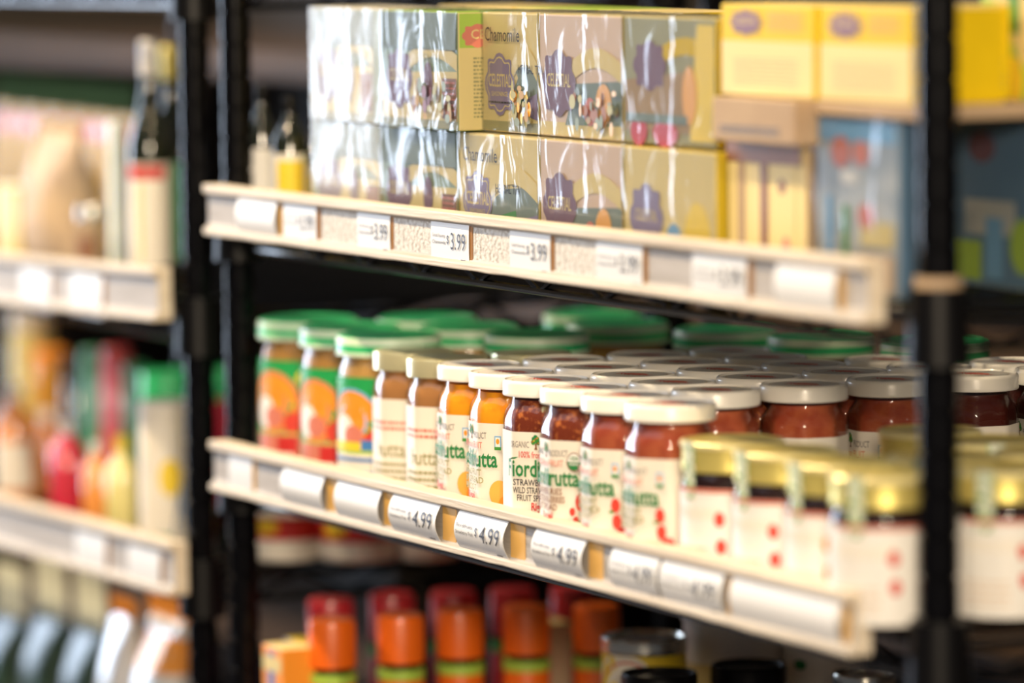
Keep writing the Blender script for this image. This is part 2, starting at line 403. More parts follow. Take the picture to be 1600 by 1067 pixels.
# ------------------------------------------------------------------ tea boxes
def tea_box(w_, d_, h_, face, side, top, loc, label, front_art, side_art=(), wrapm=None, rz=0, name='tea_box', group='tea boxes on the upper shelf', cat='tea box'):
    t = empty(name, loc, rz)             # origin: front-left-bottom corner
    mb = MB(); mb.box(0, w_, 0, d_, 0, h_)
    me = mb.obj('carton', [face, side, top], t, smooth=False)
    for p in me.data.polygons:
        n = p.normal; p.material_index = 0 if abs(n.y) > .5 else (1 if abs(n.x) > .5 else 2)
    bevel(me, .0012, 2)
    if front_art: art('front_print', front_art, plane_surf((0, 0, 0), (1, 0, 0), (0, 0, 1), (0, -1, 0)), t, cell=.05)
    if side_art: art('end_print', side_art, plane_surf((w_, 0, 0), (0, 1, 0), (0, 0, 1), (1, 0, 0)), t, cell=.05)
    if wrapm:
        e = .0016; wv = MB(); n = 14
        R = random.Random(int(loc[0]*1000)+int(loc[2]*100))
        # wrinkled film: subdivided box
        def grid(o, a, b, na, nb, nn):
            o, a, b, nn = map(Vector, (o, a, b, nn)); V = []
            for j in range(nb+1):
                for i in range(na+1):
                    e_ = .0 if i in (0, na) or j in (0, nb) else R.uniform(-.0004, .0008)
                    V.append(o+a*(i/na)+b*(j/nb)+nn*e_)
            wv.add(V, [(j*(na+1)+i, j*(na+1)+i+1, (j+1)*(na+1)+i+1, (j+1)*(na+1)+i) for j in range(nb) for i in range(na)])
        x0, x1, y0, y1, z0, z1 = -e*.4, w_+e*.4, -e, d_+e*.4, 0.0002, h_+.0008
        grid((x0, y0, z0), (x1-x0, 0, 0), (0, 0, z1-z0), n, 10, (0, -1, 0))
        grid((x1, y0, z0), (0, y1-y0, 0), (0, 0, z1-z0), 6, 10, (1, 0, 0))
        grid((x0, y1, z0), (0, y0-y1, 0), (0, 0, z1-z0), 6, 10, (-1, 0, 0))
        grid((x0, y0, z1), (x1-x0, 0, 0), (0, y1-y0, 0), n, 6, (0, 0, 1))
        wv.obj('shrink_wrap', wrapm, t, ang=3)
    tag(t, label, cat, group); return t
def chamomile(w_, h_):
    c = w_; W = M
    return [('rect', 0.001, .001, w_-.001, .008, W['olive']),
            ('rect', 0.001, .008, w_-.001, .016, W['boxcream']),
            ('poly', [(.042, .018), (w_-.001, .010), (w_-.001, h_*.50), (w_*.8, h_*.56), (w_*.6, h_*.54), (.060, h_*.46)], W['sage2']),
            ('poly', [(.060, .020), (w_*.75, .016), (w_*.72, h_*.36), (.066, h_*.30)], W['leaf']),
            ('poly', [(w_*.75, .014), (w_-.001, .010), (w_-.001, h_*.34), (w_*.84, h_*.30)], W['lilac']),
            ('arc', .050, w_-.001, h_*.44, .012, .013, W['boxcream']),
            ('text', 'HERBAL TEA', .060, h_*.50, .0065, .040, W['ink']),
            ('badge', .031, h_*.40, .022, .021, W['lilac']), ('badge', .031, h_*.40, .0195, .0185, W['boxcream']), ('badge', .031, h_*.40, .0185, .0175, W['lilac']),
            ('text', 'CELESTIAL', .0135, h_*.38, .0095, .036, W['boxcream'], .01), ('text', 'SEASONINGS', .018, h_*.30, .0035, .026, W['boxcream']),
            ('text', 'Chamomile', .008, h_*.76, .0105, .056, W['ink']),
            ('lines', .014, .018, .058, .024, 1, .0012, W['ink'])]
def flowers(w_, h_, base, seed, cols):
    R = random.Random(seed); o = []
    for i in range(34): 
        o.append(('disc', R.uniform(.055, w_-.008), R.uniform(.008, h_*.38), R.uniform(.0015, .005), R.uniform(.002, .006), M[R.choice(cols)]))
    return base+o
def mint(w_, h_):
    W = M
    return [('rect', .001, .001, w_-.001, h_*.10, W['olive']), ('rect', .001, h_*.08, w_-.001, h_*.24, W['boxcream']),
            ('poly', [(.045, h_*.22), (w_-.001, h_*.22), (w_-.001, h_*.50), (.05, h_*.48)], W['boxcream']),
            ('arc', .048, w_-.001, h_*.50, .010, .012, W['boxcream']), ('text', 'GREEN TEA', .062, h_*.57, .006, .04, W['olive']),
            ('badge', .031, h_*.42, .021, .021, W['plum']), ('text', 'CELESTIAL', .014, h_*.40, .009, .034, W['boxcream'], .01),
            ('disc', w_*.62, h_*.40, .008, .015, W['plum']), ('disc', w_*.62, h_*.30, .004, .012, W['plum']),
            ('rect', w_*.80, h_*.10, w_-.002, h_*.44, W['brown']), ('lines', w_*.81, h_*.14, w_-.004, h_*.42, 6, .0012, W['salmon']), ('rect', .002, h_*.68, w_-.002, h_-.001, W['sage2'])]
BX = [at(490, 250, .042)[0], at(597, 250, .042)[0], at(718, 260, .042)[0], at(844, 270, .042)[0], at(975, 290, .042)[0], at(1122, 300, .042)[0]]
BW = [BX[i+1]-BX[i]-.0022 for i in range(5)]
Z0 = ZL[0]; HB = .0825; ZT = Z0+HB+.0015; HT = .0865
def wwd(i): return BW[i]
tea_box(wwd(0), .067, HB, M['boxgreen'], M['boxyel'], M['boxcream'], (BX[0], .042, Z0), 'lower leftmost wrapped tea box, with blue-white glare on its film', mint(wwd(0), HB), (), M['wrapm'])
tea_box(wwd(1), .067, HB, M['boxgreen'], M['boxyel'], M['boxcream'], (BX[1], .042, Z0), 'lower sage-green wrapped tea box left of the chamomile box', mint(wwd(1), HB), (), M['wrap'])
tea_box(wwd(2), .067, HB, M['boxcream'], M['boxyel'], M['boxcream'], (BX[2], .042, Z0), 'lower chamomile herbal tea box, in sharp focus above its $3.99 ticket', chamomile(wwd(2), HB), (), M['wrap'])
def peach(w_, h_):
    return [('rect', .001, .001, w_-.001, h_*.12, M['boxcream']), ('poly', [(.04, h_*.10), (w_-.001, h_*.12), (w_-.001, h_*.48), (.055, h_*.44)], M['sage2']),
            ('poly', [(.07, h_*.12), (w_-.02, h_*.12), (w_-.03, h_*.40)], M['leaf']), ('arc', .05, w_-.001, h_*.46, .010, .014, M['boxcream']),
            ('disc', w_*.78, h_*.28, .012, .015, M['apricotp']), ('disc', w_*.62, h_*.22, .009, .010, M['salmon']),
            ('badge', .031, h_*.44, .024, .022, M['plum']), ('text', 'CELESTIAL', .013, h_*.41, .0095, .036, M['boxcream'], .01)]
tea_box(wwd(3), .067, HB, M['pinkbox'], M['boxyel'], M['boxcream'], (BX[3], .042, Z0), 'lower pinkish-tan tea box with a dark round emblem', peach(wwd(3), HB), (), M['wrap'])
def lemon(w_, h_):
    return [('poly', [(.05, .004), (w_-.002, .004), (w_-.002, h_*.55), (.06, h_*.5)], M['boxcream']), ('disc', w_*.80, h_*.30, .018, .024, M['yellow']), ('disc', w_*.55, h_*.28, .010, .010, M['sky']),
            ('poly', [(.045, .003), (.075, .003), (.070, h_*.3), (.05, h_*.25)], M['leaf']),
            ('badge', .033, h_*.42, .022, .022, M['lilac']), ('text', 'CELESTIAL', .017, h_*.40, .008, .032, M['boxcream'])]
tea_box(wwd(4), .067, HB, M['boxcream'], M['boxyel'], M['boxyel'], (BX[4], .042, Z0), 'lower pale-yellow tea box beside the striped brown box', lemon(wwd(4), HB), (), M['wrap'])
# upper layer
def x_at(px, py, Y): return at(px, py, Y)[0]
ux = [x_at(487, 100, .040), x_at(597, 100, .034), x_at(751, 100, .054), x_at(843, 100, .054), x_at(975, 100, .054), x_at(1122, 100, .054)]
tea_box(ux[1]-ux[0]-.006, .067, HT, M['boxgreen'], M['boxyel'], M['boxcream'], (ux[0], .040, ZT), 'upper leftmost tea box, its film almost white with window glare', mint(.115, HT), (), M['wrapm'])
sideg = [('rect', .001, HT*.70, .066, HT-.001, M['lime']), ('rect', .001, .001, .066, HT*.70, M['boxcream']), ('badge', .016, HT*.80, .012, .008, M['salmon']), ('text', 'CE', .010, HT*.775, .007, .012, M['boxcream'], .01), ('lines', .012, .008, .020, HT*.62, 16, .0014, M['olive']), ('lines', .026, .008, .030, HT*.5, 12, .0012, M['olive'])]
w1 = x_at(716, 100, .034)-ux[1]
def garden(w_, h_): return flowers(w_, h_, mint(w_, h_), 5, ['plum', 'brown', 'sage2', 'olive', 'carton'])
tea_box(w1, .067, HT, M['boxgreen'], M['boxcream'], M['lime'], (ux[1], .034, ZT), 'upper dark sage wrapped tea box showing its green and yellow end panel', garden(w1, HT), sideg, M['wrap'])
w2 = ux[3]-ux[2]-.0035
tea_box(w2, .067, HT, M['boxcream'], M['boxyel'], M['boxcream'], (ux[2]+.0015, .054, ZT), 'upper chamomile herbal tea box with a garden picture', flowers(w2, HT, chamomile(w2, HT), 9, ['olive', 'olive', 'apricotp', 'sage2', 'carton', 'boxcream']), (), M['wrap'])
w3 = ux[4]-ux[3]-.002
tea_box(w3, .067, HT, M['pinkbox'], M['boxyel'], M['boxcream'], (ux[3], .054, ZT), 'upper pinkish-tan wrapped tea box with a sweeping white film crease', flowers(w3, HT, peach(w3, HT), 12, ['olive', 'brown', 'pinkbox', 'sage2']), (), M['wrap'])
w4 = ux[5]-ux[4]-.002
tea_box(w4, .067, HT, M['olive'], M['boxyel'], M['boxcream'], (ux[4], .054, ZT), 'upper ochre wrapped tea box with a dark emblem and red berries', [('poly', [(.002, HT*.1), (w4-.002, HT*.1), (w4-.002, HT*.62), (.002, HT*.5)], M['carton']), ('arc', .05, w4-.001, HT*.62, .008, .012, M['boxyel']), ('poly', [(w4*.72, .004), (w4-.002, .004), (w4-.002, HT-.004), (w4*.80, HT-.004)], M['yellow']), ('badge', .038, HT*.62, .022, .016, M['plum']), ('disc', .022, HT*.10, .012, .010, M['red']), ('disc', .060, HT*.09, .018, .009, M['red']), ('disc', w4*.72, HT*.40, .010, .020, M['apricotp']), ('rect', .004, HT*.17, w4*.7, HT*.24, M['sage2'])], (), M['wrap'])
# second row behind
for (i, x) in enumerate((ux[0]+.02, ux[0]+.155, ux[0]+.29)):
    tea_box(.13, .067, HT, M['boxcream'], M['boxyel'], M['lime' if i == 1 else 'boxcream'], (x, .140, ZT), 'tea box in the second row, top layer, %s' % ('behind the glaring leftmost box', 'green top edge behind the chamomile box', 'yellow top behind the pinkish box')[i], [], (), None)
for (i, x) in enumerate((BX[0]+.02, BX[0]+.155, BX[0]+.29)):
    tea_box(.13, .067, HB, M['boxcream'], M['boxyel'], M['boxcream'], (x, .140, Z0), 'hidden tea box under the second row of the top layer', [], (), None)
# brown box, tray, flat carton, yellow boxes, silver boxes
xb0 = at(1137, 300, .048)[0]; xb1 = at(1262, 320, .048)[0]
tea_box(xb1-xb0-.002, .10, .092, M['boxcream'], M['carton'], M['carton'], (xb0, .048, Z0), 'brown and cream striped carton under the cardboard tray', [('rect', .014, .002, .024, .091, M['carton']), ('rect', .044, .002, .054, .091, M['brown']), ('rect', .056, .004, .090, .088, M['boxcream']), ('disc', .050, .070, .004, .008, M['brown']), ('disc', .073, .064, .005, .005, M['brown']), ('disc', .078, .024, .005, .008, M['salmon']), ('rect', .0, .078, .098, .092, M['brown'])], name='striped_carton', cat='carton')
xt0 = at(1113, 180, .030)[0]; xt1 = at(1242, 180, .030)[0]
tea_box(xt1-xt0, .070, .0285, M['carton'], M['carton'], M['carton'], (xt0, .030, Z0+.0925), 'tan cardboard tray lying across the striped carton', [('lines', .01, .004, .09, .010, 2, .002, M['inkgrey'])], name='cardboard_tray', cat='tray')
YT = .101
# yellow boxes
def yart(w_, h_): return [('rect', .001, .001, w_-.001, h_*.60, M['boxcream']), ('rect', .012, .004, w_-.012, h_*.50, M['boxcream']), ('lines', .018, .006, w_-.02, h_*.42, 7, .0010, M['olive']), ('badge', .034, h_*.80, .019, .0075, M['plum']), ('text', 'CELESTIAL', .020, h_*.785, .004, .028, M['boxcream']), ('lines', .062, h_*.70, w_-.014, h_*.92, 4, .0016, M['apricotp'])]
yx0 = at(1127, 80, .046)[0]; yx1 = at(1279, 80, .048)[0]; yx2 = at(1434, 80, .05)[0]
yz = Z0+.0925+.0285+.0005
tea_box(.128, .150, .0085, M['carton'], M['carton'], M['carton'], (xt1+.001, .044, yz-.009), 'flat cardboard sheet under the yellow tea boxes, to the right of the tray', [], name='cardboard_sheet', group=None, cat='cardboard')
for (a, b, Y, lb) in ((yx0, yx1-.002, .046, 'left yellow tea box on the cardboard tray, beside the wrapped ochre box'), (yx1, yx2-.002, .048, 'middle yellow tea box, left of the black right-hand post')):
    tea_box(b-a, .066, .060, M['boxyel'], M['boxyel'], M['boxcream'], (a, Y, yz), lb, yart(b-a, .060), name='yellow_tea_box', group='yellow tea boxes on the tray')
a = at(1478, 80, .100)[0]
tea_box(.070, .030, .060, M['boxyel'], M['boxyel'], M['boxcream'], (a-.070, .118, yz), 'shaded yellow tea box seen just right of the black post', yart(.070, .060), [('badge', .012, .044, .008, .008, M['plum']), ('lines', .004, .006, .026, .026, 5, .001, M['olive'])], name='yellow_tea_box', group='yellow tea boxes on the tray')
def silv(w_, h_): return [('rect', .002, h_*.86, w_-.002, h_-.001, M['sky']), ('disc', w_*.30, h_*.80, .012, .010, M['salmon']), ('disc', w_*.55, h_*.80, .010, .008, M['salmon']), ('rect', w_*.30, h_*.62, w_*.50, h_*.70, M['white']), ('rect', w_*.12, .004, w_*.20, h_*.55, M['sky']), ('rect', w_*.32, .004, w_*.40, h_*.50, M['leaf']), ('rect', w_*.55, h_*.28, w_*.95, h_*.42, M['boxcream']), ('rect', w_*.50, .004, w_*.95, h_*.24, M['pinkbox']), ('disc', w_*.62, h_*.45, .010, .008, M['salmon'])]
xs0 = at(1281, 250, .050)[0]; xs1 = at(1408, 250, .050)[0]
hs = yz-.0095-Z0
tea_box(xs1-xs0, .032, hs, M['silver'], M['greenblue'], M['white'], (xs0, .048, Z0), 'silvery blue carton with a white top left of the black post', silv(xs1-xs0, hs), (), M['wrap'], name='silvery_carton', group='silvery blue cartons', cat='carton')
xs2 = at(1470, 250, .15)[0]
tea_box(.135, .09, hs, M['greenblue'], M['greenblue'], M['white'], (xs2, .15, Z0), 'dark blue carton seen right of the black post', [('disc', .05, hs*.80, .016, .010, M['plum']), ('rect', .03, hs*.30, .09, hs*.5, M['silver']), ('rect', .055, .006, .075, hs*.4, M['sky']), ('rect', .02, .004, .05, hs*.26, M['lime']), ('disc', .10, hs*.25, .016, .018, M['lime'])], (), M['wrap'], name='dark_blue_carton', group='silvery blue cartons', cat='carton')
xg = at(1532, 80, .155)[0]
tea_box(.10, .06, .115, M['boxcream'], M['boxcream'], M['boxcream'], (xg, .155, Z0+hs+.0005), 'tall cream and lime carton at the top right corner, partly out of frame', [('poly', [(.001, .001), (.099, .001), (.099, .04), (.05, .03), (.02, .07), (.001, .075)], M['lime']), ('poly', [(.036, .05), (.046, .05), (.044, .114), (.030, .114)], M['leaf']), ('poly', [(.058, .08), (.064, .08), (.066, .114), (.056, .114)], M['leaf']), ('disc', .075, .082, .012, .012, M['red']), ('disc', .040, .02, .012, .016, M['yellow'])], name='lime_carton', group=None, cat='carton')

# ------------------------------------------------------------------ jam jars
JR, JH = .0328, .117
ROT = math.radians(-8)
def oct_ring(R, z, k, rot=ROT, n=64):    # k: 0 circle .. 1 octagon
    o = []
    for i in range(n):
        a = rot+2*PI*i/n; ph = ((a-rot+PI/8) % (PI/4))-PI/8
        q = math.cos(PI/8)/math.cos(ph); rr = R*(1-k)+R*q*k
        rr = min(rr, R*(1-.018*k)); o.append((rr*math.cos(a), rr*math.sin(a), z))
    return o
PROF = [(.0280, .0005, .5), (.0315, .004, 1), (.0318, .010, 1), (.0318, .0835, 1), (.0317, .0875, .97), (.0311, .0912, .85), (.0296, .0948, .6), (.0274, .0980, .3), (.0256, .1002, .05), (.0250, .1030, 0), (.0250, .1080, 0)]
def jam_jar(name, jam, label_items, lid='lidwhite', lidart=True, az=-53, h_scale=1.):
    t = empty(name, (0, 0, 0))
    g = MB(); g.loft([oct_ring(R, z, k) for R, z, k in PROF]); g.obj('glass_jar', M['glass'], t, ang=.5)
    j = MB(); j.loft([oct_ring(R-.0018, z+(.002 if i == 0 else 0), k) for i, (R, z, k) in enumerate(PROF[:-1])]); j.obj('filling', jam, t, ang=.5)
    b = MB(); b.loft([oct_ring(.0321, z, 1) for z in (.0075, .045, .0815)], cap=False); lb = b.obj('label', M['cream'], t, ang=.5)
    l = MB(); pr = [(.0300, .1060), (.0310, .1060), (.0314, .1072), (.0311, .1084), (.0313, .1145), (.0308, .1162), (.0296, .1172), (.0288, .1160), (.0, .1158)]
    if lid == 'goldpale': pr = [(.0290, .1030), (.0305, .1030), (.0306, .1150), (.0300, .1164), (.0285, .1170), (.0, .1166)]
    l.lathe(pr, 48); ld = l.obj('lid', M[lid], t, ang=.6)
    if lidart and lid == 'lidwhite':
        art('lid_print', [('disc', 0, 0, .0250, .0250, M['lidgrey']), ('disc', 0, 0, .0238, .0238, M['lidwhite']), ('disc', 0, .003, .010, .006, M['salmon']), ('text', 'Rigoni', -.014, -.004, .009, .028, M['red']), ('lines', -.012, -.012, .012, -.006, 2, .0015, M['lidgrey'])], lambda u, v, d: Vector((u*.894-v*.447*-1*0-v*.447, u*.447+v*.894, .1161+d)), ld, base=.0001)
    if label_items: art('label_print', label_items, (lambda f: (lambda u, v, d: f(u*.98, v*1.12, d)))(oct_surf(.0321, ROT, math.radians(az))), lb, base=.0002, cell=.003)
    return t
def tree(x, y, s):
    return [('poly', [(x-.18*s, y), (x+.18*s, y), (x+.09*s, y+.25*s), (x+.1*s, y+.55*s), (x-.1*s, y+.55*s), (x-.07*s, y+.25*s)], M['brown'])]+[('disc', x+dx*s, y+dy*s, .24*s, .22*s, M[c]) for dx, dy, c in ((-.3, .65, 'leaf'), (.3, .65, 'green'), (0, .8, 'leaf'), (-.2, .95, 'green'), (.2, .95, 'leaf'), (0, 1.1, 'green'))]+[('disc', x+dx*s, y+dy*s, .07*s, .07*s, M[c]) for dx, dy, c in ((-.35, .7, 'red'), (.3, .6, 'orange'), (0, .95, 'red'), (.2, 1.05, 'orange'), (-.15, .8, 'yellow'))]
def usda(x, y, r): return [('disc', x, y, r, r, M['brown']), ('disc', x, y, r*.90, r*.90, M['white']), ('poly', [(x-r*.88, y-.02*r)]+[(x+r*.88*math.cos(a), y+r*.88*math.sin(a)) for a in [PI+PI*i/10 for i in range(11)]][0:]+[(x+r*.88, y-.02*r)], M['green']), ('text', 'USDA', x-r*.55, y+r*.18, r*.42, r*1.1, M['green'], .02), ('text', 'ORGANIC', x-r*.68, y-r*.35, r*.28, r*1.36, M['white'], .02)]
def jlabel(l1, l2, l3, ink, fruit, dx=0.):
    o = [('text', 'ORGANIC', -.0215+dx, .0628, .0042, .0165, M['inkgrey']), ('text', 'PRODUCT', .0060+dx, .0628, .0042, .0165, M['inkgrey'])]
    o += tree(.0006+dx, .0618, .0072)
    o += [('text', '100% from FRUIT', -.0135+dx, .0566, .0042, .033, M['salmon'] if ink != 'ink' else M['red'], .01),
          ('text', 'Fiordifrutta', -.0240+dx, .0448, .0108, .0560, M['green'], .02),
          ('poly', [(-.0235+dx, .0548), (-.016+dx, .0556), (-.013+dx, .0570), (-.018+dx, .0566)], M['green']),
          ('text', l1, -.0175+dx, .0390, .0040, .036, M[ink], .015), ('text', l2, -.0175+dx, .0340, .0040, .038, M[ink], .015), ('text', l3, -.0145+dx, .0292, .0040, .029, M[ink], .015),
          ('text', 'Rigoni', -.0030+dx, .0235, .0048, .0140, M['red'], .03), ('text', 'di Asiago', -.0040+dx, .0180, .0048, .019, M['red'], .03)]
    if ink == 'brown': o += usda(.0285+dx, .0600, .0060)
    else: o += [('rect', .0300+dx, .0560, .0355+dx, .0650, M['sky']), ('rect', .0308+dx, .0580, .0347+dx, .0642, M['white']), ('disc', .0327+dx, .0615, .0014, .0018, M['orange']), ('rect', .0300+dx, .0560, .0355+dx, .0580, M['leaf'])]
    for (x, y, rx, ry, c) in fruit: o.append(('disc', x+dx, y+.009, rx, ry, M[c]))
    return o
SF = [(.034, .026, .0045, .0060, 'berry'), (.027, .020, .0022, .0026, 'berry'), (.030, .0145, .0022, .0026, 'berry'), (.024, .0120, .0024, .0026, 'berry'), (.033, .0125, .004, .002, 'leaf'), (.027, .0105, .003, .0018, 'leaf')]
AF = [(.034, .019, .0085, .0085, 'apricotp'), (.040, .012, .007, .006, 'orange'), (.041, .029, .004, .002, 'leaf')]
CF = [(.033, .030, .0035, .0045, 'berry'), (.034, .020, .0035, .0045, 'berry'), (.038, .013, .004, .004, 'red'), (.030, .026, .002, .001, 'leaf')]
used = []                                # (shelf, x, y, r) of everything round that is standing
def free(sh, x, y, r): return all(s != sh or math.hypot(x-a, y-b) >= r+q+.0008 for s, a, b, q in used)
def put(sh, x, y, r): used.append((sh, x, y, r))
S2 = ZL[1]
jA = jam_jar('apricot_spread_jar', M['apricot'], jlabel('ORGANIC FRUIT', 'FRUIT SPREAD', 'APRICOT', 'olive', AF, -.0285))
jS = jam_jar('strawberry_spread_jar', M['strawb'], jlabel('STRAWBERRIES', 'WILD STRAWBERRIES', 'FRUIT SPREAD', 'ink', SF, .0055))
jW = jam_jar('strawberry_spread_jar', M['strawb'], jlabel('STRAWBERRIES', 'WILD STRAWBERRIES', 'FRUIT SPREAD', 'brown', SF, -.0215))
jC = jam_jar('cherry_spread_jar', M['redjam'], jlabel('ORGANIC FRUIT', 'SPREAD', 'CHERRY', 'olive', CF, -.0265))
jD = jam_jar('dark_fruit_spread_jar', M['darkjam'], jlabel('ORGANIC FRUIT', 'SPREAD', 'BLACKBERRY', 'olive', CF, -.0265))
jH = jam_jar('hazelnut_spread_jar', M['hazel'], [('text', 'frutta', -.022, .034, .0105, .030, M['olive'], .01), ('lines', -.030, .016, .010, .030, 3, .002, M['olive']), ('lines', -.03, .050, .012, .058, 2, .002, M['salmon']), ('disc', .020, .016, .006, .008, M['apricotp']), ('disc', .018, .055, .004, .005, M['leaf'])], lid='goldpale')
WH = .0318
front = []
lefts = [582, 634, 683, 732, 785, 843, 907, 975]
kinds = [jH, jH, jA, jA, jS, jW, jC, jC]
flabel = ['hazelnut spread jar with a pale gold lid beside the blue-labelled peanut butter jar', 'hazelnut spread jar with a pale gold lid touching the first white-lidded apricot jar',
          'apricot spread jar with white lid next to the gold-lidded hazelnut jars', 'apricot spread jar with white lid next to the sharply focused strawberry jar',
          'sharply focused strawberry spread jar showing Fiordif in green on its front panel', 'strawberry spread jar with the round organic seal on its label, right of the sharpest jar',
          'red cherry spread jar in the front row, second white lid left of the gold-lidded jars', 'large-looking red cherry spread jar, last front white lid before the gold-lidded jars']
first = {}
def place(k, x, y, z, label, group, r, sh, rz=0):
    f = k.name not in first; first[k.name] = 1
    if 'category' not in k: k['category'] = 'jar'
    put(sh, x, y, r); return dup(k, (x, y, z), rz, label, group, f)
JS = .0640                               # closest centre distance of two jam jars
def chain(pxs, y0, r, sep, py, prev=None, psep=None):   # walk leftwards, stepping back only as far as the neighbour demands
    out = []
    for n_, lx in enumerate(pxs):
        Y = y0 if prev is None else prev[1]
        for _ in range(400):
            x, y = ctr(lx, py, Y, r)
            if prev is None or math.hypot(x-prev[0], y-prev[1]) >= (psep if n_ == 0 and psep else sep): break
            Y += .0005
        prev = (x, y); out.append(prev)
    return out
front = chain(lefts[::-1], .040, .0312, JS, 600)[::-1]
for i, (x, y) in enumerate(front):
    place(kinds[i], x, y, S2, flabel[i], 'jam jars in the front row', JS/2-.0004, 2)
# peanut butter jars
def pb_jar(name, pb, items):
    t = empty(name, (0, 0, 0)); R = .0405
    g = MB(); g.lathe([(.036, .0005), (.0395, .004), (.0398, .090), (.0385, .100), (.0365, .1035), (.0365, .110)], 48); g.obj('glass_jar', M['glass'], t, ang=.5)
    g = MB(); g.lathe([(.034, .003), (.0375, .006), (.0378, .090), (.0365, .099), (.0345, .103), (.0345, .108)], 40); g.obj('peanut_butter', pb, t, ang=.5)
    g = MB(); g.lathe([(.0402, .008), (.0402, .092)], 48, cap=False); lb = g.obj('label', M['pbgreen'], t)
    if items: art('label_print', items, cyl_surf(.0402, math.radians(-58)), lb, base=.0003, cell=.004)
    l = MB(); l.lathe([(.0385, .108), (.0412, .108), (.0412, .1112)], 48, m=1, cap=False); l.lathe([(.0412, .1112), (.0410, .1165)], 48, m=0, cap=False); l.lathe([(.0410, .1165), (.0409, .1200), (.0402, .1222)], 48, m=1, cap=False); l.lathe([(.0402, .1222), (.037, .1235), (.036, .1228), (0, .1226)], 48, m=0)
    l.obj('lid', [M['lidgreen'], M['mint']], t, ang=.6); t['category'] = 'jar'
    return t
def pbl(a, b):
    o = [('disc', -.010, .058, .027, .026, M[a]), ('disc', -.010, .058, .0245, .0235, M['orange']), ('disc', -.019, .050, .012, .013, M['white']), ('disc', -.008, .046, .010, .009, M['salmon']), ('disc', .020, .078, .007, .006, M['yellow']), ('disc', .010, .042, .008, .009, M['berry']), ('disc', .017, .046, .006, .006, M['berry'])]
    if b: o += [('rect', -.032, .010, .022, .034, M['lime']), ('rect', -.030, .0115, .019, .0325, M['salmon']), ('rect', -.004, .018, .014, .031, M['red']), ('rect', -.028, .013, .010, .018, M['cream'])]
    else: o += [('rect', -.034, .006, .022, .036, M['cream']), ('rect', -.034, .033, .022, .036, M['lime']), ('rect', -.034, .027, .022, .030, M['blue']), ('rect', -.034, .017, .022, .0195, M['sky']), ('rect', -.034, .036, .0, .042, M['yellow']), ('rect', .0, .036, .022, .044, M['blue'])]
    o += [('rect', .028, .010, .046, .084, M['cream']), ('lines', .030, .014, .044, .080, 16, .0012, M['inkgrey']), ('rect', -.065, .010, -.045, .084, M['cream'])]
    return o
p1 = pb_jar('peanut_butter_jar', M['peanutd'], pbl('salmon', True)); p2 = pb_jar('peanut_butter_jar', M['peanut'], pbl('sky', False))
PBR = .0414
pbs = chain([527, 470, 405], front[0][1], .0398, .0828, 520, front[0], .0742)[::-1]
for i, (x, y) in enumerate(pbs):
    place(p2 if i == 2 else p1, x, y, S2, ['peanut butter jar with green label nearest the left posts', 'peanut butter jar with green and red label, between its two front neighbours', 'peanut butter jar with blue and cream stripes low on its label'][i], 'peanut butter jars with green lids', PBR, 2)
pos = []
for q in ((.243, .176), (pbs[2][0]-.030, pbs[2][1]+.084), (pbs[1][0]-.040, pbs[1][1]+.086), (.190, .275), (.285, .320), (.377, .352), (.100, .300), (.465, .400)):
    if not free(2, q[0], q[1], PBR): continue
    pos.append(q)
desc = ['peanut butter jar in the second row, its green lid behind the hazelnut jars', 'peanut butter jar in the second row behind the blue-striped one', 'peanut butter jar in the second row nearest the left posts', 'peanut butter jar deep on the shelf, dark green lid left of centre', 'peanut butter jar deep in shadow with a glinting green lid', 'peanut butter jar in the dark behind the white lids, orange label spot', 'peanut butter jar in the third row at the left', 'rearmost peanut butter jar in the dark under the upper rail']
for q, d in zip(pos, desc): place(p1, q[0], q[1], S2, d, 'peanut butter jars with green lids', PBR, 2, rz=math.radians(20*len(used) % 50))
# gold-lidded jars
def gold_jar(name, fruit):
    t = empty(name, (0, 0, 0)); t['category'] = 'jar'
    g = MB(); g.lathe([(.030, .0005), (.0335, .003), (.0345, .008), (.0345, .070), (.0335, .0745), (.0315, .0775), (.0315, .0835)], 48); g.obj('glass_jar', M['glass'], t, ang=.5)
    g = MB(); g.lathe([(.028, .003), (.0325, .006), (.0328, .070), (.0315, .0745), (.0297, .0775), (.0297, .0815)], 40); g.obj('filling', M['blackjam'], t, ang=.5)
    g = MB(); g.lathe([(.0349, .006), (.0349, .068)], 48, cap=False); lb = g.obj('label', M['white'], t)
    it = [('lines', -.030, .046, .012, .054, 2, .003, M['cream']), ('disc', .010, .048, .0035, .005, M[fruit]), ('disc', .011, .030, .0035, .005, M[fruit]), ('rect', -.03, .0655, .03, .068, M['salmon']), ('lines', -.03, .012, .002, .03, 4, .0012, M['pinkbox'])]
    art('label_print', it, cyl_surf(.0349, math.radians(-60)), lb)
    l = MB(); l.lathe([(.0325, .0780), (.0338, .0780), (.0341, .0790), (.0338, .0805), (.0338, .0935)], 48, cap=False); l.lathe([(.0338, .0935), (.0349, .0942), (.0350, .0965), (.0340, .0977), (.0322, .0977)], 48, m=1, cap=False); l.lathe([(.0322, .0977), (.0315, .0968), (0, .0965)], 48, cap=False); l.obj('lid', [M['gold'], M['goldrim_lit']], t, ang=.5)
    s = MB(); f = cyl_surf(.0352, math.radians(-84)); pts = []
    V = [f(u, v, 0) for v in (.060, .094, .0985) for u in (-.006, -.002, .002, .006)]
    s.add(V, [(j*4+i, j*4+i+1, j*4+i+5, j*4+i+4) for j in range(2) for i in range(3)]); so = s.obj('paper_seal', M['sealp'], t)
    return t
M['sealp'] = mat('green_specked_seal_paper', (.80, .82, .72), .5, noise=((.20, .36, .12), 330, .42, .58))
